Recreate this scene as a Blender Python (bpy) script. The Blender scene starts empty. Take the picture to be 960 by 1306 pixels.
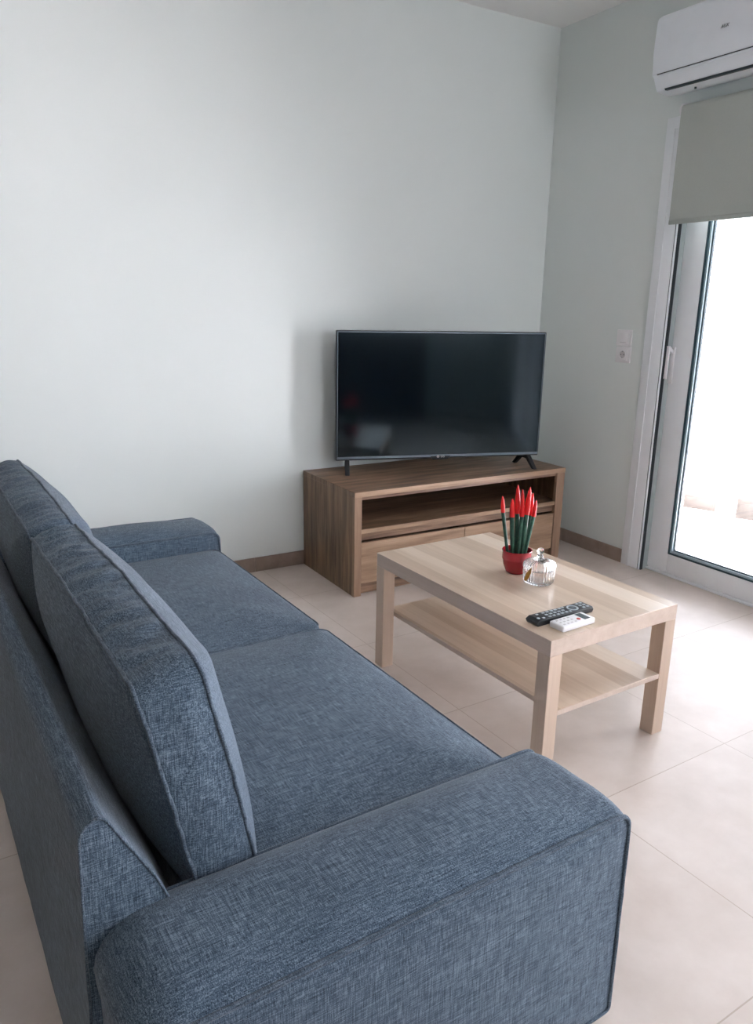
import bpy, bmesh, math, random
from math import sin, cos, pi, radians as R
from mathutils import Vector, Matrix, noise

random.seed(7)
sc = bpy.context.scene
COL = sc.collection

# ------------------------------------------------------------------ helpers
def link(o, parent=None):
    COL.objects.link(o)
    if parent is not None:
        o.parent = parent
    return o

def tag(o, label=None, cat=None, group=None, kind=None):
    if label: o['label'] = label
    if cat: o['category'] = cat
    if group: o['group'] = group
    if kind: o['kind'] = kind
    return o

def empty(name, loc=(0, 0, 0), rz=0.0):
    o = bpy.data.objects.new(name, None)
    o.empty_display_size = 0.1
    o.location = loc
    o.rotation_euler = (0, 0, rz)
    COL.objects.link(o)
    return o

def thing(name, label, cat, loc=(0, 0, 0), rz=0.0, group=None):
    return tag(empty(name, loc, rz), label, cat, group)

def obj(name, bm, mat, parent=None, smooth=40):
    me = bpy.data.meshes.new(name)
    bmesh.ops.recalc_face_normals(bm, faces=bm.faces)
    bm.to_mesh(me)
    bm.free()
    if smooth:
        me.polygons.foreach_set('use_smooth', [True] * len(me.polygons))
        me.set_sharp_from_angle(angle=R(smooth))
    for m in (mat if isinstance(mat, (list, tuple)) else [mat]):
        me.materials.append(m)
    return link(bpy.data.objects.new(name, me), parent)

def struct(name, bm, mat, parent=None, smooth=40):
    o = obj(name, bm, mat, parent, smooth)
    if parent is None:
        o['kind'] = 'structure'
    return o

def BM():
    return bmesh.new()

def box(bm, x0, x1, y0, y1, z0, z1, bev=0.0, seg=2, mi=0):
    r = bmesh.ops.create_cube(bm, size=1.0)
    vs = r['verts']
    for v in vs:
        v.co = Vector((x0 + (v.co.x + .5) * (x1 - x0), y0 + (v.co.y + .5) * (y1 - y0), z0 + (v.co.z + .5) * (z1 - z0)))
    fs = list({f for v in vs for f in v.link_faces})
    for f in fs: f.material_index = mi
    if bev > 0:
        es = list({e for v in vs for e in v.link_edges})
        bmesh.ops.bevel(bm, geom=es, offset=bev, segments=seg, profile=.5, affect='EDGES', clamp_overlap=True)
    return bm

def edge_faces(bm):
    bm.normal_update()
    for f in bm.faces:
        if abs(f.normal.z) < .8: f.material_index = 1

def prism(bm, prof, c0, c1, fn, bev=0.0, mi=0):
    """extrude a closed 2-D profile (a,b) from c0 to c1; fn(a,b,c) -> xyz"""
    lo = [bm.verts.new(fn(a, b, c0)) for a, b in prof]
    hi = [bm.verts.new(fn(a, b, c1)) for a, b in prof]
    n = len(prof)
    fs = [bm.faces.new(lo[::-1]), bm.faces.new(hi)]
    for i in range(n):
        fs.append(bm.faces.new((lo[i], lo[(i + 1) % n], hi[(i + 1) % n], hi[i])))
    for f in fs: f.material_index = mi
    bmesh.ops.recalc_face_normals(bm, faces=fs)
    if bev > 0:
        es = list(fs[0].edges) + list(fs[1].edges)
        bmesh.ops.bevel(bm, geom=es, offset=bev, segments=3, profile=.5, affect='EDGES', clamp_overlap=True)
    return bm

def lathe(bm, prof, n=48, rib=0.0, ribs=0, ribz=None, cap=True):
    """revolve (r,z) points about z"""
    rings = []
    for r, z in prof:
        ring = []
        for i in range(n):
            a = 2 * pi * i / n
            rr = r
            if rib and (ribz is None or ribz[0] <= z <= ribz[1]):
                rr = r + rib * cos(ribs * a)
            ring.append(bm.verts.new((rr * cos(a), rr * sin(a), z)))
        rings.append(ring)
    for k in range(len(rings) - 1):
        for i in range(n):
            j = (i + 1) % n
            bm.faces.new((rings[k][i], rings[k][j], rings[k + 1][j], rings[k + 1][i]))
    if cap:
        bm.faces.new(rings[0][::-1])
        bm.faces.new(rings[-1])
    return bm

def tube(bm, pts, rad, n=8, closed=False):
    pts = [Vector(p) for p in pts]
    m = len(pts)
    rings = []
    up = Vector((0.123, 0.371, 0.92)).normalized()
    for i, p in enumerate(pts):
        a = pts[(i - 1) % m] if (closed or i > 0) else pts[i]
        b = pts[(i + 1) % m] if (closed or i < m - 1) else pts[i]
        t = (b - a).normalized()
        u = (up - t * up.dot(t))
        if u.length < 1e-4: u = Vector((1, 0, 0)) - t * t.x
        u.normalize()
        up = u
        w = t.cross(u)
        r = rad[i] if isinstance(rad, (list, tuple)) else rad
        rings.append([bm.verts.new(p + (u * cos(2 * pi * k / n) + w * sin(2 * pi * k / n)) * r) for k in range(n)])
    for i in range(m if closed else m - 1):
        A, B = rings[i], rings[(i + 1) % m]
        # closest start vertex keeps a closed tube untwisted
        off = 0
        if closed and i == m - 1:
            off = min(range(n), key=lambda s: (A[0].co - B[s].co).length)
        for k in range(n):
            bm.faces.new((A[k], A[(k + 1) % n], B[(k + 1 + off) % n], B[(k + off) % n]))
    if not closed:
        bm.faces.new(rings[0][::-1])
        bm.faces.new(rings[-1])
    return bm

def outline(corners, step=0.03, arc=6):
    """corners: (a,b,radius) polygon -> dense rounded outline with outward normals"""
    out = []
    n = len(corners)
    for i in range(n):
        a, b, r = corners[i]
        p = Vector((a, b)); q = Vector(corners[i - 1][:2]); s = Vector(corners[(i + 1) % n][:2])
        d0 = (q - p).normalized(); d1 = (s - p).normalized()
        if r <= 1e-5:
            out.append(p); continue
        ang = d0.angle(d1)
        t = r / math.tan(ang / 2)
        c = p + (d0 + d1).normalized() * (r / sin(ang / 2))
        s0 = p + d0 * t - c; s1 = p + d1 * t - c
        tot = s0.angle_signed(s1)
        for k in range(arc + 1):
            th = -tot * k / arc
            out.append(c + Vector((s0.x * cos(th) - s0.y * sin(th), s0.x * sin(th) + s0.y * cos(th))))
    dense = []
    m = len(out)
    for i in range(m):
        p, q = out[i], out[(i + 1) % m]
        k = max(1, int((q - p).length / step))
        for j in range(k):
            dense.append(p.lerp(q, j / k))
    m = len(dense)
    nor = []
    for i in range(m):
        t = dense[(i + 1) % m] - dense[i - 1]
        nor.append(Vector((t.y, -t.x)).normalized())
    area = sum(dense[i].x * dense[(i + 1) % m].y - dense[(i + 1) % m].x * dense[i].y for i in range(m))
    if area < 0:
        nor = [-v for v in nor]
    return dense, nor

def upholstery(corners, T, fn, A=(0.03, 0.03), B=None, nr=12, nb=6, step=0.02, p=2.4, wr=None, fw=None, waver=0.0, flat=2):
    """a boxed upholstered body: two puffed faces and a boxing strip between two seams.
    returns bmesh and the two seam lines"""
    pts, nor = outline(corners, step)
    m = len(pts)
    cen = sum(pts, Vector((0, 0))) / m
    bm = BM()
    def wob(i, side):
        if not waver: return 0.0
        q = pts[i]
        return waver * noise.noise(Vector((q.x * 9 + 13 * side, q.y * 9, 3.3 * side)))
    rows = []
    for j in range(nb + 1):
        u = 2 * j / nb - 1
        w = 1 - abs(u) ** flat
        row = []
        for i in range(m):
            b = B(pts[i], nor[i]) if B else 0.0
            d = b * w
            if wr: d += wr(pts[i], nor[i], u) * (1 - u ** 4)
            q = pts[i] + nor[i] * (d + (wob(i, 1 if u > 0 else -1) * abs(u) ** 3))
            row.append(bm.verts.new(fn(q.x, q.y, u * T / 2)))
        rows.append(row)
    for j in range(nb):
        for i in range(m):
            k = (i + 1) % m
            bm.faces.new((rows[j][i], rows[j][k], rows[j + 1][k], rows[j + 1][i]))
    for side, edge in ((-1, rows[0]), (1, rows[-1])):
        amp = A[0] if side < 0 else A[1]
        prev = edge
        for k in range(1, nr):
            s = 1 - (k / nr) ** 1.0
            ring = []
            for i in range(m):
                q = cen + (pts[i] - cen) * s
                h = amp * (1 - s ** p)
                if fw: h += fw(q) * min(1, (1 - s) * 6)
                ring.append(bm.verts.new(fn(q.x, q.y, side * (T / 2 + h))))
            for i in range(m):
                z = (i + 1) % m
                bm.faces.new((prev[i], prev[z], ring[z], ring[i]))
            prev = ring
        c = bm.verts.new(fn(cen.x, cen.y, side * (T / 2 + amp + (fw(cen) if fw else 0))))
        for i in range(m):
            bm.faces.new((prev[i], prev[(i + 1) % m], c))
    seams = [[v.co.copy() for v in rows[0]], [v.co.copy() for v in rows[-1]]]
    return bm, seams

def text_obj(name, body, size, mat, parent, loc, rot, depth=0.0006, shear=0.0, space=1.0):
    cu = bpy.data.curves.new(name, 'FONT')
    cu.body = body; cu.size = size; cu.extrude = depth; cu.align_x = 'CENTER'; cu.align_y = 'CENTER'
    cu.shear = shear; cu.space_character = space
    t = bpy.data.objects.new(name, cu)
    COL.objects.link(t)
    bpy.context.view_layer.update()
    dg = bpy.context.evaluated_depsgraph_get()
    me = bpy.data.meshes.new_from_object(t.evaluated_get(dg))
    bpy.data.objects.remove(t)
    me.materials.clear(); me.materials.append(mat)
    o = bpy.data.objects.new(name, me)
    o.location = loc; o.rotation_euler = rot
    return link(o, parent)

# ------------------------------------------------------------------ materials
class N:
    def __init__(s, name):
        s.m = bpy.data.materials.new(name)
        s.m.use_nodes = True
        s.t = s.m.node_tree
        s.b = s.t.nodes['Principled BSDF']
        s.out = s.t.nodes['Material Output']
    def n(s, typ, **kw):
        nd = s.t.nodes.new(typ)
        for k, v in kw.items():
            if k in nd.inputs: nd.inputs[k].default_value = v
            else: setattr(nd, k, v)
        return nd
    def l(s, a, b): s.t.links.new(a, b)
    def ramp(s, fac, stops):
        r = s.n('ShaderNodeValToRGB')
        e = r.color_ramp.elements
        while len(e) < len(stops): e.new(.5)
        for q, (pos, c) in zip(e, stops):
            q.position = pos; q.color = (*c, 1)
        s.l(fac, r.inputs['Fac'])
        return r.outputs['Color']
    def coord(s, scale=(1, 1, 1), rot=(0, 0, 0), loc=(0, 0, 0)):
        c = s.n('ShaderNodeTexCoord')
        mp = s.n('ShaderNodeMapping')
        mp.inputs['Scale'].default_value = scale
        mp.inputs['Rotation'].default_value = rot
        mp.inputs['Location'].default_value = loc
        s.l(c.outputs['Object'], mp.inputs['Vector'])
        return mp.outputs['Vector']
    def noise(s, vec, scale=1, detail=3, rough=.5):
        q = s.n('ShaderNodeTexNoise', Scale=scale, Detail=detail, Roughness=rough)
        s.l(vec, q.inputs['Vector'])
        return q.outputs['Fac']
    def math(s, op, a, b=None):
        q = s.n('ShaderNodeMath', operation=op)
        for i, v in enumerate((a, b)):
            if v is None: continue
            if isinstance(v, (int, float)): q.inputs[i].default_value = v
            else: s.l(v, q.inputs[i])
        return q.outputs[0]
    def mix(s, fac, a, b, blend='MIX'):
        q = s.n('ShaderNodeMix', data_type='RGBA', blend_type=blend)
        for sock, v in ((q.inputs[0], fac), (q.inputs[6], a), (q.inputs[7], b)):
            if isinstance(v, (int, float)): sock.default_value = v
            elif isinstance(v, tuple): sock.default_value = (*v, 1)
            else: s.l(v, sock)
        return q.outputs[2]
    def bump(s, h, strength=.2, dist=.002):
        q = s.n('ShaderNodeBump', Strength=strength, Distance=dist)
        s.l(h, q.inputs['Height'])
        s.l(q.outputs['Normal'], s.b.inputs['Normal'])

def lin(r, g, b):
    f = lambda c: (c / 255 / 12.92) if c / 255 <= .04045 else ((c / 255 + .055) / 1.055) ** 2.4
    return (f(r), f(g), f(b))

def plain(name, col, rough=.5, metal=0.0, var=.03, spec=.5, nscale=20):
    k = N(name)
    f = k.noise(k.coord(), nscale, 3)
    d = tuple(max(0, c * (1 - var)) for c in col); u = tuple(min(1, c * (1 + var)) for c in col)
    k.l(k.ramp(f, [(.3, d), (.7, u)]), k.b.inputs['Base Color'])
    k.b.inputs['Roughness'].default_value = rough
    k.b.inputs['Metallic'].default_value = metal
    k.b.inputs['Specular IOR Level'].default_value = spec
    return k.m

def paint(name, col):
    k = N(name)
    f = k.noise(k.coord(), 3, 4)
    k.l(k.ramp(f, [(.3, tuple(c * .985 for c in col)), (.7, col)]), k.b.inputs['Base Color'])
    k.b.inputs['Roughness'].default_value = .6
    k.b.inputs['Specular IOR Level'].default_value = .3
    k.bump(k.noise(k.coord(), 180, 2), .06, .001)
    return k.m

def fabric(name, dark, mid, light):
    k = N(name)
    a = k.noise(k.coord((800, 32, 800)), 1, 2)
    b = k.noise(k.coord((32, 800, 800)), 1, 2)
    c = k.noise(k.coord((800, 800, 32)), 1, 2)
    t = k.math('MULTIPLY', k.math('ADD', k.math('ADD', a, b), c), 1 / 3)
    col = k.ramp(t, [(.38, dark), (.5, mid), (.61, light)])
    big = k.noise(k.coord(), 5, 3)
    col = k.mix(1.0, col, k.ramp(big, [(.3, (.86, .86, .88)), (.7, (1.06, 1.06, 1.05))]), 'MULTIPLY')
    k.l(col, k.b.inputs['Base Color'])
    k.b.inputs['Roughness'].default_value = .9
    k.b.inputs['Specular IOR Level'].default_value = .15
    k.b.inputs['Sheen Weight'].default_value = .12
    k.b.inputs['Sheen Roughness'].default_value = .5
    k.bump(t, .35, .0015)
    return k.m

def wood(name, cols, axis, grain=30, stretch=12, plank=None, plank_axis=0, rough=.4, bump=.08, pamp=.5, off=0.0):
    """long grain along axis; optional plank bands across plank_axis"""
    k = N(name)
    s = [grain] * 3
    s[axis] = grain / stretch
    f1 = k.noise(k.coord(tuple(s), loc=(off, off * .7, off * .3)), 1, 5, .6)
    s2 = [grain * 7] * 3
    s2[axis] = grain * 7 / 40
    f2 = k.noise(k.coord(tuple(s2)), 1, 3)
    f = k.math('ADD', k.math('MULTIPLY', f1, .75), k.math('MULTIPLY', f2, .25))
    if plank:
        sep = k.n('ShaderNodeSeparateXYZ')
        tc = k.n('ShaderNodeTexCoord')
        k.l(tc.outputs['Object'], sep.inputs[0])
        u = k.math('MULTIPLY', sep.outputs[plank_axis], 1 / plank)
        fl = k.math('FLOOR', k.math('ADD', u, 100.37))
        wn = k.n('ShaderNodeTexWhiteNoise', noise_dimensions='1D')
        k.l(fl, wn.inputs['W'])
        f = k.math('ADD', f, k.math('MULTIPLY', k.math('SUBTRACT', wn.outputs['Value'], .5), pamp))
    k.l(k.ramp(f, cols), k.b.inputs['Base Color'])
    k.b.inputs['Roughness'].default_value = rough
    k.bump(f2, bump, .001)
    return k.m

def floor_mat():
    k = N('floor_tile')
    TS, RZ = 0.605, 0.03
    v = k.coord((1, 1, 1))
    rot = k.n('ShaderNodeVectorRotate', rotation_type='Z_AXIS', Angle=-RZ)
    k.l(v, rot.inputs['Vector'])
    sep = k.n('ShaderNodeSeparateXYZ')
    k.l(rot.outputs[0], sep.inputs[0])
    cx = (-1.74 * cos(RZ) + -1.6 * sin(RZ)); cy = (1.74 * sin(RZ) + -1.645 * cos(RZ))
    masks, cells = [], []
    for ax, o in ((0, cx), (1, cy)):
        u = k.math('MULTIPLY', k.math('SUBTRACT', sep.outputs[ax], o), 1 / TS)
        u = k.math('ADD', u, 100.0)
        fr = k.math('FRACT', u)
        cells.append(k.math('ROUND', k.math('SUBTRACT', u, .5)))
        d = k.math('ABSOLUTE', k.math('SUBTRACT', fr, .5))          # .5 at the joint
        masks.append(k.math('GREATER_THAN', d, .5 - .0016 / TS))
    mask = k.math('MAXIMUM', masks[0], masks[1])
    wn = k.n('ShaderNodeTexWhiteNoise', noise_dimensions='2D')
    cmb = k.n('ShaderNodeCombineXYZ')
    k.l(cells[0], cmb.inputs[0]); k.l(cells[1], cmb.inputs[1])
    k.l(cmb.outputs[0], wn.inputs['Vector'])
    f = k.noise(k.coord(), 4, 6, .6)
    f = k.math('ADD', f, k.math('MULTIPLY', k.math('SUBTRACT', wn.outputs['Value'], .5), .12))
    col = k.ramp(f, [(.3, lin(185, 172, 162)), (.7, lin(204, 193, 185))])
    col = k.mix(mask, col, lin(170, 156, 143))
    k.l(col, k.b.inputs['Base Color'])
    k.b.inputs['Roughness'].default_value = .36
    k.b.inputs['Specular IOR Level'].default_value = .45
    h = k.math('SUBTRACT', k.math('MULTIPLY', k.noise(k.coord(), 60, 2), .06), mask)
    k.bump(h, .5, .0015)
    return k.m

def skirting_mat():
    k = N('skirting_tile')
    f = k.noise(k.coord(), 9, 5, .6)
    k.l(k.ramp(f, [(.3, lin(134, 116, 105)), (.7, lin(160, 142, 130))]), k.b.inputs['Base Color'])
    k.b.inputs['Roughness'].default_value = .4
    return k.m

def glass_mat(name, tint=(1, 1, 1), rough=0.0, refl=1.0):
    """thin clear pane: see-through with a Fresnel sheen"""
    k = N(name)
    k.t.nodes.remove(k.b)
    tr = k.n('ShaderNodeBsdfTransparent'); tr.inputs[0].default_value = (*tint, 1)
    gl = k.n('ShaderNodeBsdfGlossy'); gl.inputs['Roughness'].default_value = rough
    fr = k.n('ShaderNodeFresnel'); fr.inputs['IOR'].default_value = 1.45
    fac = k.math('MULTIPLY', fr.outputs[0], refl)
    mx = k.n('ShaderNodeMixShader')
    k.l(fac, mx.inputs[0]); k.l(tr.outputs[0], mx.inputs[1]); k.l(gl.outputs[0], mx.inputs[2])
    k.l(mx.outputs[0], k.out.inputs['Surface'])
    return k.m

def crystal_mat():
    k = N('cut_crystal')
    k.b.inputs['Base Color'].default_value = (1, 1, 1, 1)
    k.b.inputs['Roughness'].default_value = .02
    k.b.inputs['IOR'].default_value = 1.5
    k.b.inputs['Transmission Weight'].default_value = 1.0
    k.bump(k.noise(k.coord(), 90, 1), .03, .001)
    return k.m

M = {}
M['wall'] = paint('painted_wall', (.748, .795, .778))
M['ceiling'] = paint('painted_ceiling', (.88, .88, .87))
M['floor'] = floor_mat()
M['skirting'] = skirting_mat()
M['grout'] = plain('grout', lin(196, 182, 168), .8)
M['pvc'] = plain('white_upvc', (.85, .875, .90), .32, var=.01)
M['rubber'] = plain('black_rubber', (.012, .018, .022), .5)
M['channel'] = plain('shaded_channel', (.36, .41, .41), .5)  # shade of the jamb reveal put into the colour
M['gasket'] = plain('glazing_gasket', (.025, .06, .075), .4)
M['spacer'] = plain('glazing_spacer', (.45, .56, .60), .35, .3)
M['glass'] = glass_mat('window_glass', (.985, .99, .985))
M['outside'] = plain('white_render', (.84, .80, .80), .8)
M['outfloor'] = plain('balcony_tile', (.82, .77, .77), .6)
M['block'] = plain('block_concrete', (.040, .036, .033), .95, spec=0.0)
M['sofa'] = fabric('denim_blue_fabric', lin(28, 40, 52), lin(71, 87, 102), lin(120, 134, 147))
M['pipe'] = fabric('piping_fabric', lin(36, 46, 56), lin(74, 87, 100), lin(112, 124, 135))
M['foot'] = plain('dark_foot', (.02, .02, .02), .5)
wo = [(.34, lin(70, 50, 38)), (.5, lin(120, 93, 72)), (.66, lin(156, 126, 102))]
M['oak_x'] = wood('brown_oak_along_width', wo, 0, 26, 9, rough=.42)
M['oak_z'] = wood('brown_oak_upright', [(.34, lin(70, 51, 36)), (.5, lin(116, 91, 68)), (.66, lin(148, 121, 95))], 2, 26, 9, rough=.45)
M['oak_edge'] = wood('brown_oak_edge', [(.34, lin(122, 95, 74)), (.5, lin(156, 127, 102)), (.68, lin(178, 150, 125))], 0, 30, 12, rough=.42)
M['oak_post'] = wood('brown_oak_post', [(.2, lin(118, 92, 74)), (.5, lin(146, 118, 96)), (.8, lin(166, 138, 114))], 2, 30, 12, rough=.42)
lk = [(.15, lin(182, 160, 138)), (.5, lin(207, 189, 170)), (.85, lin(226, 213, 198))]
M['pale_y'] = wood('pale_oak_top', lk, 1, 14, 14, plank=.088, plank_axis=0, rough=.3, bump=.03, pamp=.55)
M['pale_edge'] = wood('pale_oak_edge', [(.2, lin(188, 166, 149)), (.8, lin(214, 197, 184))], 1, 30, 14, rough=.4, bump=.03)
M['pale_z'] = wood('pale_oak_leg', [(.2, lin(188, 163, 142)), (.8, lin(214, 194, 176))], 2, 30, 14, rough=.4, bump=.03)
M['black'] = plain('black_plastic', (.012, .014, .017), .35)
M['matte_black'] = plain('matte_black', (.01, .011, .013), .55)
M['silver'] = plain('silver_trim', (.20, .24, .28), .35, .8)
M['logo'] = plain('logo_print', (.6, .62, .64), .4)
M['ac'] = plain('air_conditioner_white', (.88, .92, .97), .35, var=.008)
M['ac_dark'] = plain('air_conditioner_gap', (.05, .07, .08), .5)
M['ac_print'] = plain('grey_print', (.16, .17, .19), .5)
M['blind'] = plain('taupe_blind', (.48, .51, .475), .8, var=.02, nscale=160)
M['white_plastic'] = plain('white_plastic', (.82, .81, .82), .35, var=.01)
M['switch'] = plain('switch_white', (.80, .79, .80), .4, var=.01)
M['pot'] = plain('red_ceramic', (.37, .012, .022), .22)
M['soil'] = plain('dark_soil', (.012, .010, .008), .95)
M['tip'] = plain('red_coating', (.75, .012, .012), .45)
M['crystal'] = crystal_mat()
M['amber'] = plain('gold_tag', (.50, .24, .03), .35, .35)
M['button'] = plain('grey_button', (.10, .125, .14), .45)
M['button_light'] = plain('pale_button', (.42, .47, .50), .4)
M['red'] = plain('red_button', (.60, .06, .05), .4)
M['lcd'] = plain('remote_display', (.10, .12, .125), .25)
M['grey_print'] = plain('soft_grey_print', (.55, .52, .53), .5)
M['dark_absorber'] = plain('dark_brown_absorber', (.06, .05, .045), .7)  # dark tone for unseen surfaces, cuts bounce light and darkens the reflection

k = N('screen_glass')
k.b.inputs['Base Color'].default_value = (.002, .0045, .0075, 1)
k.b.inputs['Roughness'].default_value = .09
k.b.inputs['Specular IOR Level'].default_value = .6
k.b.inputs['Specular Tint'].default_value = (.72, .9, 1.0, 1)
M['screen'] = k.m

k = N('green_stem')
f = k.noise(k.coord((1, 1, 1)), 60, 3)
k.l(k.ramp(f, [(.3, (.012, .055, .038)), (.6, (.035, .12, .075)), (.8, (.07, .19, .12))]), k.b.inputs['Base Color'])
k.b.inputs['Roughness'].default_value = .45
M['stem'] = k.m

# ------------------------------------------------------------------ the room (corner at the origin)
H = 2.80
XL, YN = -5.3, -6.3
DY0, DY1, DZ = -0.915, -2.80, 2.20          # sliding door opening in wall_right
T = .25
struct('floor', box(BM(), XL - .2, T, YN - .2, .2, -.15, 0), M['floor'], smooth=0)
struct('ceiling', box(BM(), XL - .2, T, YN - .2, .2, H, H + .2), M['ceiling'], smooth=0)
struct('wall_back', box(BM(), XL - .2, T, 0, .2, 0, H), M['wall'], smooth=0)
struct('wall_left', box(BM(), XL - .2, XL, YN, 0, 0, H), M['dark_absorber'], smooth=0)  # unseen wall, coloured dark to keep bounce off the sofa back
b = BM()
WY0, WY1 = -3.0, -4.6                      # added glazed opening, unseen behind the camera, for fill daylight
box(b, 0, T, DY0, 0, 0, H); box(b, 0, T, WY0, DY1, 0, H); box(b, 0, T, YN, WY1, 0, H)
box(b, 0, T, DY1, DY0, DZ, H); box(b, 0, T, WY1, WY0, DZ, H)
struct('wall_right', b, M['wall'], smooth=0)
NX0, NX1, NZ0, NZ1 = -1.9, -.08, 1.12, 2.6 # wide window added unseen behind the camera to brighten the back wall
b = BM()
box(b, NX1, 0, YN - .2, YN, 0, H); box(b, XL, NX0, YN - .2, YN, 0, H)
box(b, NX0, NX1, YN - .2, YN, 0, NZ0); box(b, NX0, NX1, YN - .2, YN, NZ1, H)
struct('wall_near', b, M['wall'], smooth=0)
struct('reflection_block', box(BM(), -2.5, -.97, YN, YN + .55, 0, 1.0, .01), M['dark_absorber'])  # unseen dark block added to darken part of the TV reflection

def skirting(name, along, a0, a1, joints, flip):
    bm = BM()
    e = [a1] + [j for j in joints if a0 < j < a1][::-1] + [a0]
    for hi, lo in zip(e[:-1], e[1:]):
        if along == 'x': box(bm, lo + .001, hi - .001, -.011, 0, 0, .074, .0012, 1)
        else: box(bm, -.011, 0, lo + .001, hi - .001, 0, .074, .0012, 1)
    if along == 'x': box(bm, a0, a1, -.008, 0, 0, .072, mi=1)
    else: box(bm, -.008, 0, a0, a1, 0, .072, mi=1)
    return struct(name, bm, [M['skirting'], M['grout']], smooth=30)
skirting('baseboard_back', 'x', XL, -.011, [-4.855 + .605 * i for i in range(9)], 0)
skirting('baseboard_right', 'y', -.79, 0, [-.63, -.335], 0)

# ---- sliding balcony door
door = tag(empty('door_1'), kind='structure')
b = BM()                                                 # casing and jamb
def ring(bm, x0, x1, y0, y1, z0, z1, w, wb=None, bev=.003, mi=0):
    """rectangular frame, y0>y1; w = member width, wb = bottom member (0: none)"""
    wb = w if wb is None else wb
    box(bm, x0, x1, y0 - w, y0, z0, z1, bev, 2, mi); box(bm, x0, x1, y1, y1 + w, z0, z1, bev, 2, mi)
    box(bm, x0, x1, y1 + w, y0 - w, z1 - w, z1, bev, 2, mi)
    if wb: box(bm, x0, x1, y1 + w, y0 - w, z0, z0 + wb, bev, 2, mi)
ring(b, -.018, .02, -.797, DY1 - .115, 0, 2.215, .112, 0)
ring(b, -.022, -.017, -.846, DY1 - .066, 0, 2.166, .004, 0, .001)     # raised line on the casing
obj('door_casing', b, M['pvc'], door)
b = BM(); ring(b, -.0150, .004, -.9090, DY1 - .0, 0, 2.103, .004, 0, .0)
obj('casing_seal', b, M['rubber'], door)
b = BM(); ring(b, -.0165, .03, -.9128, DY1 - .004, 0, 2.099, .008, 0, .001)
obj('door_jamb', b, M['pvc'], door)
b = BM(); ring(b, -.010, .006, -.9205, DY1 - .004, 0, 2.091, .0075, 0, .0)
obj('track_seal', b, M['rubber'], door)
b = BM(); ring(b, .005, .16, -.914, DY1 - .004, 0, 2.098, .010, 0, .001)
obj('jamb_channel', b, M['channel'], door)
b = BM(); box(b, .036, .20, DY1, DY0, 0.0, .012, .002); box(b, .055, .062, DY1, DY0, .012, .022); box(b, .125, .132, DY1, DY0, .012, .022)
obj('door_track', b, M['pvc'], door)
def sash(y0, y1, x0, x1, hand):
    bm = BM()
    ring(bm, x0, x1, y0, y1, .018, 2.10, .125, .100, .004)
    s = obj('door_sash', bm, M['pvc'], door)
    iy0, iy1, iz0, iz1 = y0 - .125, y1 + .125, .118, 1.975
    g = BM(); ring(g, x0 - .001, x0 + .012, iy0 + .001, iy1 - .001, iz0 - .001, iz1 + .001, .007, None, 0)
    obj('gasket', g, M['gasket'], s)
    g = BM(); ring(g, x0 + .008, x0 + .030, iy0 - .006, iy1 + .006, iz0 + .006, iz1 - .006, .010, None, 0)
    obj('glazing_bead', g, M['spacer'], s)
    g = BM(); ring(g, x0 + .020, x0 + .034, iy0 - .016, iy1 + .016, iz0 + .016, iz1 - .016, .006, None, 0)
    obj('spacer_bar', g, M['gasket'], s)
    g = BM(); box(g, x0 + .027, x0 + .033, iy1, iy0, iz0, iz1)
    obj('glass_pane', g, M['glass'], s, smooth=0)
    if hand:
        hb = BM()
        box(hb, x0 - .008, x0, y0 - .026, y0 - .002, .985, 1.165, .003)
        prism(hb, [(x0 - .008, 1.15), (x0 - .034, 1.17), (x0 - .044, 1.17), (x0 - .044, 1.01), (x0 - .034, 1.01), (x0 - .034, 1.145), (x0 - .008, 1.13)], y0 - .020, y0 + .000, lambda a, c, y: (a, y, c), .002)
        obj('door_handle', hb, M['white_plastic'], s)
sash(-.922, -1.90, .043, .088, True)
sash(-1.80, DY1 + .02, .105, .150, False)

# ---- glazed door added behind the camera for fill light
win = tag(empty('fill_window_1'), kind='structure')
b = BM(); ring(b, -.015, .10, WY0, WY1, 0, DZ, .07)
box(b, .02, .08, (WY0 + WY1) / 2 - .06, (WY0 + WY1) / 2 + .06, .07, DZ - .07, .003)
obj('window_frame', b, M['pvc'], win)
b = BM(); box(b, .048, .054, WY1 + .07, WY0 - .07, .07, DZ - .07)
obj('glass_pane', b, M['glass'], win, smooth=0)

b = BM()
for x0, x1, z0, z1 in ((NX0, NX0 + .06, NZ0, NZ1), (NX1 - .06, NX1, NZ0, NZ1), (NX0, NX1, NZ0, NZ0 + .06), (NX0, NX1, NZ1 - .06, NZ1), ((NX0 + NX1) / 2 - .04, (NX0 + NX1) / 2 + .04, NZ0, NZ1)):
    box(b, x0, x1, YN - .10, YN - .03, z0, z1, .003)
win2 = tag(empty('fill_window_2'), kind='structure')  # added unseen window, gives even daylight on the back wall
obj('window_frame', b, M['pvc'], win2)
b = BM(); box(b, NX0 + .05, NX1 - .05, YN - .07, YN - .064, NZ0 + .05, NZ1 - .05)
obj('glass_pane', b, M['glass'], win2, smooth=0)

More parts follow.
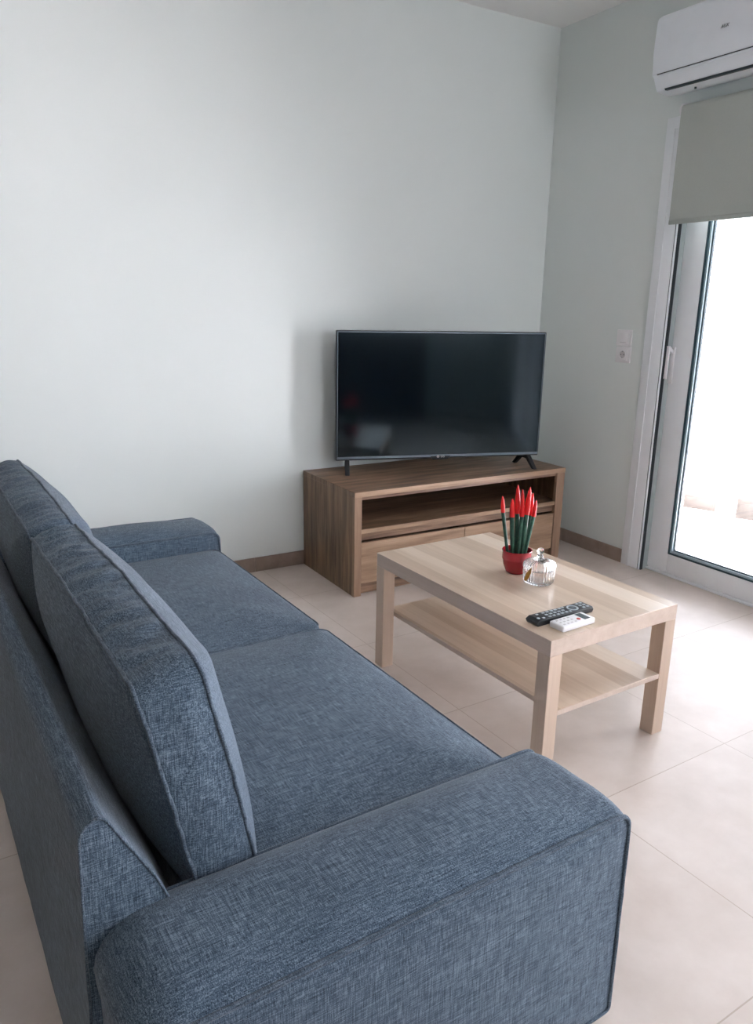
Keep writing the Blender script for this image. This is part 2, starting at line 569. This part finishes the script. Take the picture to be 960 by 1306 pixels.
# ---- balcony outside
struct('balcony_floor', box(BM(), T, 2.6, -6.5, 2.4, -.17, -.02), M['outfloor'], smooth=0)
b = BM()
box(b, 2.45, 2.6, -6.5, 2.4, -.02, .34); box(b, T, 2.6, 2.25, 2.4, -.02, .34)
box(b, 2.42, 2.63, -6.5, 2.42, .34, .38, .008)
struct('balcony_parapet', b, M['outside'])
b = BM(); box(b, -.11, .11, -.06, .06, 0, .10, .006); box(b, -.095, .095, -.064, -.058, .02, .08, .002)
o = tag(obj('concrete_block', b, M['block']), 'pale low block on the sunlit balcony floor behind the left of the glass', 'block')
o.location = (1.50, -.16, -.02); o.rotation_euler = (0, 0, -1.15)
b = BM(); box(b, -.16, .16, -.07, .07, 0, .14, .006); box(b, -.14, .14, -.074, -.068, .03, .11, .002)
o = tag(obj('concrete_block', b, M['block']), 'pale taller block on the sunlit balcony floor at the right picture edge', 'block')
o.location = (1.60, -.57, -.02); o.rotation_euler = (0, 0, -1.15)

# ---- roller blind over the door
bl = thing('roller_blind', 'taupe roller blind half lowered over the balcony door', 'blind', (0, -.9, 2.22))
def loc(o, p): o.location = p; return o
def wpart(name, bm, mat, parent, smooth=40):
    """part drawn in world coordinates under a placed thing"""
    o = obj(name, bm, mat, parent, smooth)
    pm = Matrix.Translation(parent.location) @ Matrix.Rotation(parent.rotation_euler.z, 4, 'Z')
    o.data.transform(pm.inverted())
    return o
b = BM()
prof = []
rt, xc, zc = .022, -.046, 2.226
for a in range(13):
    th = pi / 2 * 0 + R(-60) + a / 12 * R(240)
    prof.append((xc + rt * cos(th) * -1 * -1, zc + rt * sin(th)))
outer = prof + [(-.068, 1.735)]
inner = [(-.0668, 1.735)] + [(xc + (rt - .0012) * cos(R(-60) + a / 12 * R(240)), zc + (rt - .0012) * sin(R(-60) + a / 12 * R(240))) for a in range(12, -1, -1)]
prism(b, outer + inner, -2.93, -.912, lambda a, c, y: (a, y, c))
wpart('blind_fabric', b, M['blind'], bl)
b = BM(); box(b, -.0725, -.0625, -2.93, -.912, 1.731, 1.752, .003)
wpart('bottom_bar', b, M['blind'], bl)
b = BM(); tube(b, [(xc, -2.93, zc), (xc, -.914, zc)], .0195, 20)
wpart('roller_tube', b, M['white_plastic'], bl)
for y0 in (-.911, -2.938):
    b = BM()
    prism(b, [(-.002, 2.262)] + [(xc - .0265 * sin(a / 8 * pi), zc + .028 * cos(a / 8 * pi)) for a in range(9)] + [(-.002, 2.19)], y0, y0 + .007, lambda a, c, y: (a, y, c), .001)
    wpart('bracket', b, M['white_plastic'], bl)

# ---- air conditioner
ac = thing('air_conditioner', 'white split air conditioner high on the wall above the balcony door', 'air conditioner', (0, -1.25, 2.29))
AY0, AY1 = -.838, -1.66
b = BM()
body, _n = outline([(-.004, 2.605, .004), (-.165, 2.605, .02), (-.198, 2.585, .03), (-.206, 2.45, .1), (-.199, 2.358, .004), (-.188, 2.350, .004), (-.160, 2.300, .01), (-.09, 2.290, .03), (-.004, 2.31, .004)], .05, 4)
prism(b, [(q.x, q.y) for q in body], AY1, AY0, lambda a, c, y: (a, y, c), .026)
wpart('body', b, M['ac'], ac)
b = BM()
prism(b, [(-.1995, 2.357), (-.203, 2.348), (-.176, 2.302), (-.168, 2.304), (-.186, 2.349)], AY1 + .055, AY0 - .055, lambda a, c, y: (a, y, c), .0015)
wpart('air_flap', b, M['ac'], ac)
b = BM()
box(b, -.2022, -.19, AY1 + .03, AY0 - .03, 2.3565, 2.360)
wpart('panel_gap', b, M['ac_dark'], ac)
b = BM()
prism(b, [(-.1725, 2.302), (-.168, 2.2945), (-.150, 2.296), (-.150, 2.306)], AY1 + .055, AY0 - .055, lambda a, c, y: (a, y, c))
wpart('outlet_gap', b, M['ac_dark'], ac)
b = BM(); box(b, -.135, -.095, -.842, -.826, 2.300, 2.345, .003)
wpart('wall_bracket', b, M['white_plastic'], ac)
b = BM(); tube(b, [(-.11, -1.01, 2.293), (-.11, -1.01, 2.286)], .005, 10)
wpart('screw', b, M['ac_dark'], ac)
text_obj('logo', 'AUX', .017, M['ac_print'], ac, (-.2070, .052, 2.466 - 2.29), (R(90), 0, R(-90)), .0008, .25, 1.05)

# ---- switch and socket
def plate(name, label, cat, yc, zc, kind):
    t = thing(name, label, cat, (0, yc, zc))
    w, h = .049, .0415
    bm = BM(); box(bm, -.009, 0, -w, w, -h, h, .003)
    obj('cover_plate', bm, M['switch'], t)
    if kind == 'switch':
        bm = BM(); box(bm, -.013, -.008, -.032, .032, -.030, .030, .0025)
        obj('rocker', bm, M['switch'], t)
        bm = BM(); box(bm, -.0134, -.0128, -.020, .020, -.024, -.021)
        obj('indicator_strip', bm, M['grey_print'], t)
    else:
        bm = BM(); box(bm, -.0115, -.008, -.030, .030, -.030, .030, .002)
        obj('insert', bm, M['switch'], t)
        bm = BM(); lathe(bm, [(.022, 0), (.022, .003), (.0195, .003), (.0185, -.002)], 32)
        o = obj('socket_rim', bm, M['switch'], t); o.location = (-.0115, 0, 0); o.rotation_euler = (0, R(-90), 0)
        bm = BM(); lathe(bm, [(.0185, 0), (.0185, .0008)], 32)
        o = obj('socket_well', bm, M['grey_print'], t); o.location = (-.0118, 0, 0); o.rotation_euler = (0, R(-90), 0)
        for s in (-1, 1):
            bm = BM(); lathe(bm, [(.003, 0), (.003, .0006)], 12)
            o = obj('contact_hole', bm, M['ac_dark'], t); o.location = (-.0128, s * .0095, 0); o.rotation_euler = (0, R(-90), 0)
        for s in (-1, 1):
            bm = BM(); box(bm, -.0145, -.012, -.003, .003, -.002, .002, .0005)
            o = obj('earth_clip', bm, M['silver'], t); o.location = (0, 0, s * .0165)
plate('light_switch', 'white square light switch on the wall just above the socket', 'light switch', -.656, 1.1975, 'switch')
plate('wall_socket', 'white round-welled power socket on the wall just below the switch', 'socket', -.660, 1.1125, 'socket')

# ------------------------------------------------------------------ TV stand
SX0, SX1, SY0, SY1, SH = -1.556, -.254, -.564, -.013, .51
st = thing('tv_stand', 'brown oak TV stand with open shelf and two drawers against back wall', 'tv stand', ((SX0 + SX1) / 2, (SY0 + SY1) / 2, 0))
def stand(name, m, *a, bev=.0012, parent=None):
    bm = BM(); box(bm, *a, bev, 1)
    p = parent or st
    o = obj(name, bm, M[m], p)
    w = Vector(st.location)
    o.data.transform(Matrix.Translation(-w))
    return o
tp = stand('top', 'oak_x', SX0, SX1, SY0 + .0015, SY1, SH - .024, SH)
tp.data.materials.append(M['oak_z'])
for f_ in tp.data.polygons:
    if abs(f_.normal.x) > .6: f_.material_index = 1
stand('top_edge', 'oak_edge', SX0, SX1, SY0 - .0005, SY0 + .002, SH - .0245, SH + .0002, bev=.0005)
for s, x0, x1 in ((0, SX0 + .001, SX0 + .0235), (1, SX1 - .0235, SX1 - .001)):
    stand('side_panel', 'oak_z', x0, x1, SY0 + .022, SY1 + .001, 0, SH - .0242)
stand('front_post', 'oak_post', SX0 + .0005, SX0 + .039, SY0 + .001, SY0 + .0235, 0, SH - .0246)
stand('front_post', 'oak_post', SX1 - .055, SX1 - .0005, SY0 + .001, SY0 + .0235, 0, SH - .0246)
ix0, ix1 = SX0 + .0392, SX1 - .0552
stand('top_rail', 'oak_x', ix0, ix1, SY0 + .012, SY0 + .03, SH - .042, SH - .0242)
stand('back_panel', 'oak_x', SX0 + .02, SX1 - .02, SY1 - .012, SY1 - .004, .02, SH - .02)
stand('shelf', 'oak_x', ix0 - .015, ix1 + .03, SY0 + .012, SY1 - .01, .307, .327)
stand('shelf_edge', 'oak_edge', ix0, ix1, SY0 + .006, SY0 + .0125, .307, .3272, bev=.0005)
stand('grip_rail', 'oak_x', ix0, ix1, SY0 + .020, SY0 + .036, .270, .3068)
stand('bottom_board', 'oak_x', ix0 - .015, ix1 + .03, SY0 + .03, SY1 - .01, .045, .063)
stand('plinth', 'oak_x', ix0, ix1, SY0 + .024, SY0 + .042, .004, .056)
mid = (ix0 + ix1) / 2
for x0, x1 in ((ix0 + .002, mid - .0012), (mid + .0012, ix1 - .003)):
    d = stand('drawer', 'oak_edge', x0, x1, SY0 + .004, SY0 + .022, .062, .262)
    stand('drawer_box', 'oak_x', x0 + .03, x1 - .03, SY0 + .022, SY0 + .40, .075, .235, parent=d)

# ------------------------------------------------------------------ TV
th = -.2974
tvo = Vector((-1.43, -.1345, .51))
tv = thing('television', 'large black flat-screen TV angled on the brown oak stand', 'television', tvo, th)
W, HT, Z0 = 1.113, .649, .0600
def box_part(name, m, parent, *a, bev=.002, seg=2):
    bm = BM(); box(bm, *a, bev, seg)
    return obj(name, bm, M[m], parent)
b = BM(); box(b, 0, W, 0, .022, Z0, Z0 + HT, .004, 2); box(b, .12, W - .12, .02, .055, Z0 + .03, Z0 + HT * .62, .015, 3)
obj('casing', b, M['black'], tv)
b = BM()
box(b, .0105, W - .0105, -.0022, .004, Z0 + .020, Z0 + HT - .0105, .0008, 1)
obj('screen', b, M['screen'], tv)
b = BM()
w = .0028
box(b, .0055, .0055 + w, -.0026, .002, Z0 + .006, Z0 + HT - .006); box(b, W - .0055 - w, W - .0055, -.0026, .002, Z0 + .006, Z0 + HT - .006)
box(b, .0055, W - .0055, -.0026, .002, Z0 + HT - .006 - w, Z0 + HT - .006)
box(b, .0055, W - .0055, -.003, .002, Z0 + .007, Z0 + .0195, .001, 1)
obj('bezel_trim', b, M['silver'], tv)
b = BM(); prism(b, [(W / 2 - .055, Z0 + .012), (W / 2 + .055, Z0 + .012), (W / 2 + .04, Z0 - .006), (W / 2 - .04, Z0 - .006)], -.005, .012, lambda a, c, y: (a, y, c), .002)
obj('logo_bump', b, M['black'], tv)
text_obj('logo', 'LG', .017, M['logo'], tv, (W / 2 + .012, -.0056, Z0 + .010), (R(90), 0, 0), .0006)
b = BM(); lathe(b, [(.0075, 0), (.0075, .001)], 24)
o = obj('logo_disc', b, plain('logo_grey', (.45, .40, .42), .4), tv); o.location = (W / 2 - .013, -.0052, Z0 + .010); o.rotation_euler = (R(90), 0, 0)
for fx, splay in ((.060, -.175), (W - .066, .175)):
    b = BM()
    prof = [(-.096, 0), (-.074, 0), (-.012, Z0 - .014), (.040, Z0 - .014), (.095, 0), (.117, 0), (.052, Z0 + .006), (-.026, Z0 + .006)]
    prism(b, prof, -.0115, .0115, lambda a, c, x: (x, a, c), .003)
    o = obj('foot', b, M['matte_black'], tv); o.location = (fx, .008, 0.0005); o.rotation_euler = (0, 0, splay)

# ------------------------------------------------------------------ coffee table
tb = thing('coffee_table', 'pale oak coffee table with lower shelf in front of the sofa', 'coffee table', (-1.5238, -1.6413, 0), .034)
L2, W2 = .45, .275
b = BM(); box(b, -W2, W2, -L2, L2, .40, .45, .0012, 1)
edge_faces(b)
obj('tabletop', b, [M['pale_y'], M['pale_edge']], tb)
b = BM(); box(b, -W2 + .05, W2 - .05, -L2 + .001, L2 - .001, .203, .220, .001, 1)
edge_faces(b)
obj('shelf', b, [M['pale_y'], M['pale_edge']], tb)
for sx in (-1, 1):
    for sy in (-1, 1):
        b = BM()
        x0, x1 = sorted((sx * W2, sx * (W2 - .05))); y0, y1 = sorted((sy * L2, sy * (L2 - .05)))
        box(b, x0 + .0003, x1 - .0003, y0 + .0003, y1 - .0003, 0, .4002, .0012, 1)
        obj('leg', b, M['pale_z'], tb)
TZ = .4505

# ---- potted plant
pp = thing('potted_plant', 'spiky green plant with red tips in a red pot on the coffee table', 'plant', (-1.494, -1.611, TZ))
b = BM()
po = [(.001, 0), (.030, 0), (.0345, .003), (.040, .014), (.0455, .030), (.0490, .048)]
for i in range(7):                                        # shallow turned rings below the rim
    po.append((.0500 + (.0007 if i % 2 else 0), .050 + i * .004))
po += [(.0512, .078), (.0520, .0810), (.0512, .083), (.0480, .082), (.0475, .060), (.001, .058)]
lathe(b, po, 56)
obj('pot', b, M['pot'], pp, 50)
b = BM(); lathe(b, [(.001, .060), (.0472, .062), (.0472, .066), (.02, .069), (.001, .070)], 32)
obj('soil', b, M['soil'], pp)
nrm = Vector((.66631, .74568, 0)); rgt = Vector((.74568, -.66631, 0))
stems = [[(-.0329, .52), (-.0566, .6629), (-.0615, .7199), 0, .0062], [(-.0157, .52), (-.0251, .6524), (-.0271, .7166), -.012, .0075],
         [(-.0034, .52), (-.0079, .6632), (-.0122, .7618), 0.002, .0080], [(.0042, .52), (.0078, .6569), (.0046, .7497), -.010, .0070],
         [(.0179, .52), (.0224, .6635), (.0294, .7584), -.005, .0080], [(.0221, .52), (.0364, .656), (.0401, .7325), .015, .0062], [(.027, .52), (.0469, .6576), (.0519, .7147), -.006, .0062]]
for bs, md, tp, dep, r in stems:
    P = [rgt * q[0] + nrm * dep + Vector((0, 0, q[1] - TZ)) for q in (bs, md, tp)]
    def cur(t):
        return P[0] * (1 - t) ** 2 + (P[1] * 2 - (P[0] + P[2]) * .5) * 2 * t * (1 - t) + P[2] * t * t if False else (P[0].lerp(P[1], t / .66) if t < .66 else P[1].lerp(P[2], (t - .66) / .34))
    b = BM(); tube(b, [P[0].lerp(P[1], i / 8) + Vector((0, 0, 0)) for i in range(9)], [r * (.86 + .16 * sin(pi * i / 8 * .6)) for i in range(9)], 12)
    s = obj('stem', b, M['stem'], pp, 60)
    n_ = 14
    pr = []
    for i in range(n_ + 1):
        t = i / n_
        pr.append(r * 1.12 * (1 - max(0, (t - .25) / .75) ** 2.2) ** .75 + .0004)
    b = BM(); tube(b, [P[1].lerp(P[2], -.02 + 1.02 * i / n_) for i in range(n_ + 1)], pr, 12)
    obj('red_tip', b, M['tip'], s, 60)

# ---- crystal jar
jr = thing('glass_jar', 'small ribbed crystal jar with knobbed lid beside the red pot', 'jar', (-1.496, -1.728, TZ))
b = BM()
outer = [(.001, 0), (.040, 0), (.044, .002), (.0465, .006), (.049, .010), (.0505, .018), (.0515, .030), (.0518, .044), (.0512, .050)]
inner_ = [(.0470, .050), (.0468, .030), (.0455, .014), (.040, .009), (.001, .008)]
rings = outer + inner_
lathe(b, rings, 192, .0016, 32, (.004, .047))
obj('bowl', b, M['crystal'], jr, 60)
b = BM()
lid = [(.0500, .0515), (.0528, .053), (.0532, .060), (.0526, .067), (.0500, .0725), (.043, .0765), (.030, .0812), (.019, .085), (.0115, .0875), (.0085, .090), (.0110, .0935), (.0100, .097), (.0060, .099), (.0060, .1012)]
for i in range(9):
    a = -pi / 2 + pi * (i + 1.6) / 10.2
    lid.append((.0112 * cos(a) + .0002, .1115 + .0112 * sin(a)))
lid += [(.0008, .1228)]
low = [(.001, .0795), (.018, .0795), (.030, .0765), (.040, .0725), (.0472, .066), (.0478, .0515)]
lathe(b, low[::1] + lid, 192, .0014, 32, (.054, .082))
obj('lid', b, M['crystal'], jr, 60)
b = BM()
prism(b, [(-.006, -.024), (.003, -.026), (.0075, -.012), (.0078, .010), (.004, .022), (.0005, .027), (-.003, .018), (-.0075, .0)], -.0007, .0007, lambda a, c, d: (a, d, c), .0005)
o = obj('gold_tag', b, M['amber'], jr); o.location = rgt * -.036 - nrm * .0475 + Vector((0, 0, .0415)); o.rotation_euler = (R(-8), R(18), math.atan2(rgt.y, rgt.x) - .62)

# ---- black remote
rm = thing('remote_control', 'long black TV remote with rows of grey buttons on coffee table', 'remote control', (-1.640, -1.983, TZ), .035)
b = BM()
pr, _n = outline([(-.113, 0, .004), (.113, 0, .004), (.118, .009, .003), (.112, .019, .004), (.02, .0175, .05), (-.105, .0195, .006), (-.119, .012, .003)], .03, 4)
prism(b, [(q.x, q.y) for q in pr], -.0245, .0245, lambda a, c, y: (a, y, c), .005)
obj('body', b, M['black'], rm)
bt = BM(); box(bt, -.0055, .0055, -.0038, .0038, 0, .0018, .0012, 2)
bt0 = None
def button(x, y, z, m='button', sx=1, sy=1):
    global bt0
    if bt0 is None:
        bt0 = obj('button', bt, M['button_light'], rm); o = bt0
    else:
        o = bt0.copy(); COL.objects.link(o); o.parent = rm
    o.location = (x, y, z); o.scale = (sx, sy, 1)
    return o
for i in range(5):
    for j in range(3):
        button(-.058 + i * .017, -.0145 + j * .0145, .0178)
for i in range(2):
    for j in range(3):
        button(.083 + i * .016, -.0145 + j * .0145, .0182, sx=.9)
for x, y in ((-.083, -.0145), (-.083, .0145), (.024, -.0165), (.024, .0165)):
    button(x, y, .0183, sx=.8)
b = BM(); lathe(b, [(.0125, 0), (.0185, 0), (.0185, .0018), (.0165, .0028), (.0135, .0022), (.0125, .0012)], 36, cap=False)
bm_ = b
o = obj('navigation_ring', b, M['button_light'], rm); o.location = (.050, 0, .0172)
b = BM(); lathe(b, [(.0075, 0), (.0075, .0018), (.006, .0024)], 24)
o = obj('ok_button', b, M['button'], rm); o.location = (.050, 0, .0172)
b = BM(); lathe(b, [(.0048, 0), (.0048, .0018), (.0035, .0024)], 18)
o = obj('power_button', b, M['button_light'], rm); o.location = (-.100, -.010, .0188)

# ---- white remote
wm = thing('remote_control', 'short white air-conditioner remote with dark display, in front of the black one', 'remote control', (-1.652, -2.046, TZ), .06)
b = BM(); box(b, -.067, .067, -.0275, .0275, 0, .0185, .0045, 3)
obj('body', b, M['white_plastic'], wm)
b = BM(); box(b, .029, .053, -.021, .021, .0180, .0190, .0004, 1)
obj('display', b, M['lcd'], wm)
b = BM(); lathe(b, [(.0062, 0), (.0062, .0014), (.005, .0018)], 20)
o = obj('power_button', b, M['red'], wm); o.location = (.016, -.008, .0184)
b0 = None
for i in range(4):
    for j in range(3):
        if b0 is None:
            b = BM(); box(b, -.004, .004, -.0028, .0028, 0, .0007, .0003, 1)
            o = b0 = obj('button', b, M['grey_print'], wm)
        else:
            o = b0.copy(); COL.objects.link(o); o.parent = wm
        o.location = (-.050 + i * .0155, -.015 + j * .015, .0184)

# ------------------------------------------------------------------ sofa
SO = (-2.70, -1.649, 0)
sf = thing('sofa', 'blue-grey fabric sofa with two seat cushions and piped loose back cushions', 'sofa', SO, .034)
HALF, AW = 1.1165, .240

def piping(parent, seams, r=.0042, jit=.0012, keep=None, mat='pipe'):
    for s in seams:
        pts = [p + Vector((noise.noise(p * 40), noise.noise(p * 40 + Vector((5, 0, 0))), noise.noise(p * 40 + Vector((0, 7, 0))))) * jit for p in s]
        bm = BM(); tube(bm, pts, r, 8, True)
        obj('piping', bm, M[mat], parent, 60)

# frame under the seat
b = BM(); box(b, -.40, .452, -HALF + AW - .01, HALF - AW + .01, .035, .285, .012, 3)
obj('seat_base', b, M['sofa'], sf)
b = BM()
tube(b, [(.452, -HALF + AW, .283), (.452, HALF - AW, .283)], .004, 8)
obj('base_piping', b, M['pipe'], sf, 60)
# back frame
BP = [(-.440, .03, .01), (-.432, .45, .3), (-.427, .660, .032), (-.394, .664, .018), (-.325, .53, .2), (-.262, .36, .05), (-.262, .06, .02)]
LB = 2 * (HALF - AW + .036)
bm, seams = upholstery(BP, LB, lambda a, c, y: (a, y, c), (.004, .004), lambda p, n: 0.0, nr=8, nb=50, step=.02,
                       wr=lambda p, n, u: .0016 * noise.noise(Vector((p.x * 12, u * 12, p.y * 12))))
bk = obj('backrest', bm, M['sofa'], sf, 60)
piping(bk, seams, .0022, .0006)
# arms
def arm(yc):
    bot = .025
    prof = [(-.418, bot, .015), (-.418, .474, .070), (.10, .475, .2), (.461, .473, .032), (.466, bot, .012)]
    def Bf(p, n):
        e_ = min(1, max(0, (.47 - p.x) / .30)); e_ = e_ * e_ * (3 - 2 * e_)
        return (.012 + .020 * e_) * max(0, n.y) ** .7 + .003 * max(0, n.x)
    def wrk(p, n, u):
        if n.y < .3: return .001 * noise.noise(Vector((p.x * 9, p.y * 9, u * 2)))
        return .0026 * noise.noise(Vector((p.x * 14, u * 1.1, 2.0 + yc)))
    bm, seams = upholstery(prof, AW, lambda a, c, y: (a, y + yc, c), (.007, .007), Bf, nr=12, nb=12, step=.018, wr=wrk, p=5, flat=3,
                           fw=lambda q: .0022 * noise.noise(Vector((q.x * 6, q.y * 6, yc))))
    a = obj('armrest', bm, M['sofa'], sf, 60)
    piping(a, seams, .0046, .0008)
    return a
arm(-HALF + AW / 2)
arm(HALF - AW / 2)
# seat cushions
SY = HALF - AW
for s in (-1, 1):
    y0, y1 = (-SY + .002, -.004) if s < 0 else (.004, SY - .002)
    y0 += .006; y1 += .006 if s < 0 else 0
    c = [(-.26, y0, .02), (.447, y0, .035), (.447, y1, .035), (-.26, y1, .02)]
    bm, seams = upholstery(c, .128, lambda a, y, z: (a, y, .342 + z), (.004, .030), lambda p, n: .012 if n.x > -.5 and abs(n.y) < .5 else .002, nr=16, nb=6, step=.02, p=3.2,
                           wr=lambda p, n, u: .002 * noise.noise(Vector((p.x * 8, p.y * 8, u))),
                           fw=lambda q: .004 * noise.noise(Vector((q.x * 4 + s, q.y * 4, 1.0))) + .0015 * noise.noise(Vector((q.x * 14, q.y * 10, s))))
    cu = obj('seat_cushion', bm, M['sofa'], sf, 70)
    piping(cu, seams, .0024, .0006)
# back cushions: leaning boxes with wrinkled boxing
LEAN = math.atan2(.069, .331)
for s in (-1, 1):
    y0, y1 = (-SY - .004, .004) if s < 0 else (.010, SY - .006)
    hh = .408
    c = [(y0 + .004, 0, .03), (y1 - .004, 0, .03), (y1 + .002, hh * .55, .3), (y1 - .012, hh - .004, .035), ((y0 + y1) / 2, hh + .012, .9), (y0 + .012, hh - .004, .035), (y0 - .002, hh * .55, .3)]
    def fn(a, bb, d, s=s):
        # d: + is towards the seat; the box leans back by LEAN
        x = -.199 + d * cos(LEAN) - bb * sin(LEAN)
        z = .424 + bb * cos(LEAN) + d * sin(LEAN)
        return (x, a, z)
    def wrk(p, n, u, s=s):
        big = max(0, n.y)
        side = abs(n.x)
        v = .0095 * big * noise.noise(Vector((p.x * 26 + 1.2 * noise.noise(Vector((p.x * 5, u * 1.2, s))), u * .35, s * 3.1)))
        v += .0042 * big * noise.noise(Vector((p.x * 55, u * .7, 5 + s)))
        v += .004 * side * noise.noise(Vector((p.y * 22, u * 1.3, 9 + s)))
        return v
    bm, seams = upholstery(c, .098, fn, (.050, .078), lambda p, n: .008 * max(0, n.y) + .006 * abs(n.x), nr=20, nb=14, step=.0075, p=3.0, wr=wrk, waver=.007,
                           fw=lambda q, s=s: .005 * noise.noise(Vector((q.x * 5, q.y * 5, 2 + s))))
    cu = obj('back_cushion', bm, M['sofa'], sf, 75)
    piping(cu, seams, .0036, .0022)
for sx, sy in ((-.36, -1), (.40, -1), (-.36, 1), (.40, 1)):
    b = BM(); box(b, sx - .03, sx + .03, sy * (HALF - .09) - .03, sy * (HALF - .09) + .03, 0, .05, .004)
    obj('foot', b, M['foot'], sf)

# ------------------------------------------------------------------ light
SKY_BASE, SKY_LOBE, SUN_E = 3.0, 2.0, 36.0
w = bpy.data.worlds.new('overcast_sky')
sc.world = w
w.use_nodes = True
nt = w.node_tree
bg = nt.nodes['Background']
tc = nt.nodes.new('ShaderNodeTexCoord')
sp = nt.nodes.new('ShaderNodeSeparateXYZ')
nt.links.new(tc.outputs['Generated'], sp.inputs[0])
rp = nt.nodes.new('ShaderNodeValToRGB')
e = rp.color_ramp.elements
e[0].position = .40; e[0].color = (.765, .775, .85, 1)
e[1].position = .75; e[1].color = (.90, .93, 1.03, 1)
mm = nt.nodes.new('ShaderNodeMath'); mm.operation = 'MULTIPLY_ADD'
mm.inputs[1].default_value = .5; mm.inputs[2].default_value = .5
nt.links.new(sp.outputs[2], mm.inputs[0])
nt.links.new(mm.outputs[0], rp.inputs[0])
# added glow: wide bright patch at the horizon that lights the back wall
SUN = Vector((.72, -.69, .0)).normalized()  # heading of the added glow; the sun lamp points elsewhere
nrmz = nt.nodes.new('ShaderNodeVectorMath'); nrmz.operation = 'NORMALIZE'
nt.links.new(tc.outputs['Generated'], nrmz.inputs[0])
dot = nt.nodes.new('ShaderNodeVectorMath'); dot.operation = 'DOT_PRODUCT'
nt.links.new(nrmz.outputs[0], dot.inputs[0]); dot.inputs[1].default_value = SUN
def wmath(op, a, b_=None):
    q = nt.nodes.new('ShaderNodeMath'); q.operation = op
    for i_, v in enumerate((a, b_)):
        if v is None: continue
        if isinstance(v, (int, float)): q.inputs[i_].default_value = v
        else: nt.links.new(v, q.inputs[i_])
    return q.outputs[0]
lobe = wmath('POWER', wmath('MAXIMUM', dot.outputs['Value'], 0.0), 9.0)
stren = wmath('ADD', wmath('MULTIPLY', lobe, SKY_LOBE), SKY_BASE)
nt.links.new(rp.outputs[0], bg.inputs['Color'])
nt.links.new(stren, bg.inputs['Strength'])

sl = bpy.data.lights.new('sun', 'SUN')
sl.energy = SUN_E; sl.angle = R(3); sl.color = (.98, .955, 1.0)
so = bpy.data.objects.new('sun', sl)
so.rotation_euler = Vector((-.09, .62, -.78)).to_track_quat('-Z', 'Y').to_euler()
so.location = (3, -6, 6)
COL.objects.link(so)

def portal(name, loc_, sx, sy, rot):
    lp = bpy.data.lights.new(name, 'AREA')
    lp.shape = 'RECTANGLE'; lp.size = sx; lp.size_y = sy
    lp.cycles.is_portal = True
    lo = bpy.data.objects.new(name, lp)
    lo.location = loc_; lo.rotation_euler = rot
    COL.objects.link(lo)
portal('door_daylight_portal', (.19, (DY0 + DY1) / 2, 1.10), DY0 - DY1, 2.15, (R(90), 0, R(90)))
portal('fill_window_portal', (.19, (WY0 + WY1) / 2, 1.10), WY0 - WY1, 2.15, (R(90), 0, R(90)))
portal('rear_fill_window_portal', ((NX0 + NX1) / 2, YN - .15, (NZ0 + NZ1) / 2), NX1 - NX0, NZ1 - NZ0, (R(90), 0, 0))

# ------------------------------------------------------------------ camera
cam = bpy.data.cameras.new('camera')
cam.sensor_fit = 'VERTICAL'; cam.sensor_height = 36.0
cam.lens = 975.68 / 1306 * 36.0
cam.clip_start = .02
co = bpy.data.objects.new('camera', cam)
co.location = (-3.2076, -3.5287, 1.3412)
co.rotation_euler = (1.3063, -.0181, -.5329)
COL.objects.link(co)
sc.camera = co

vs = sc.view_settings
vs.view_transform = 'Standard'
vs.look = 'None'
vs.gamma = 1.0
vs.exposure = 1.95
vs.use_curve_mapping = False
sc.cycles.use_denoising = True
sc.cycles.max_bounces = 14
sc.cycles.diffuse_bounces = 8
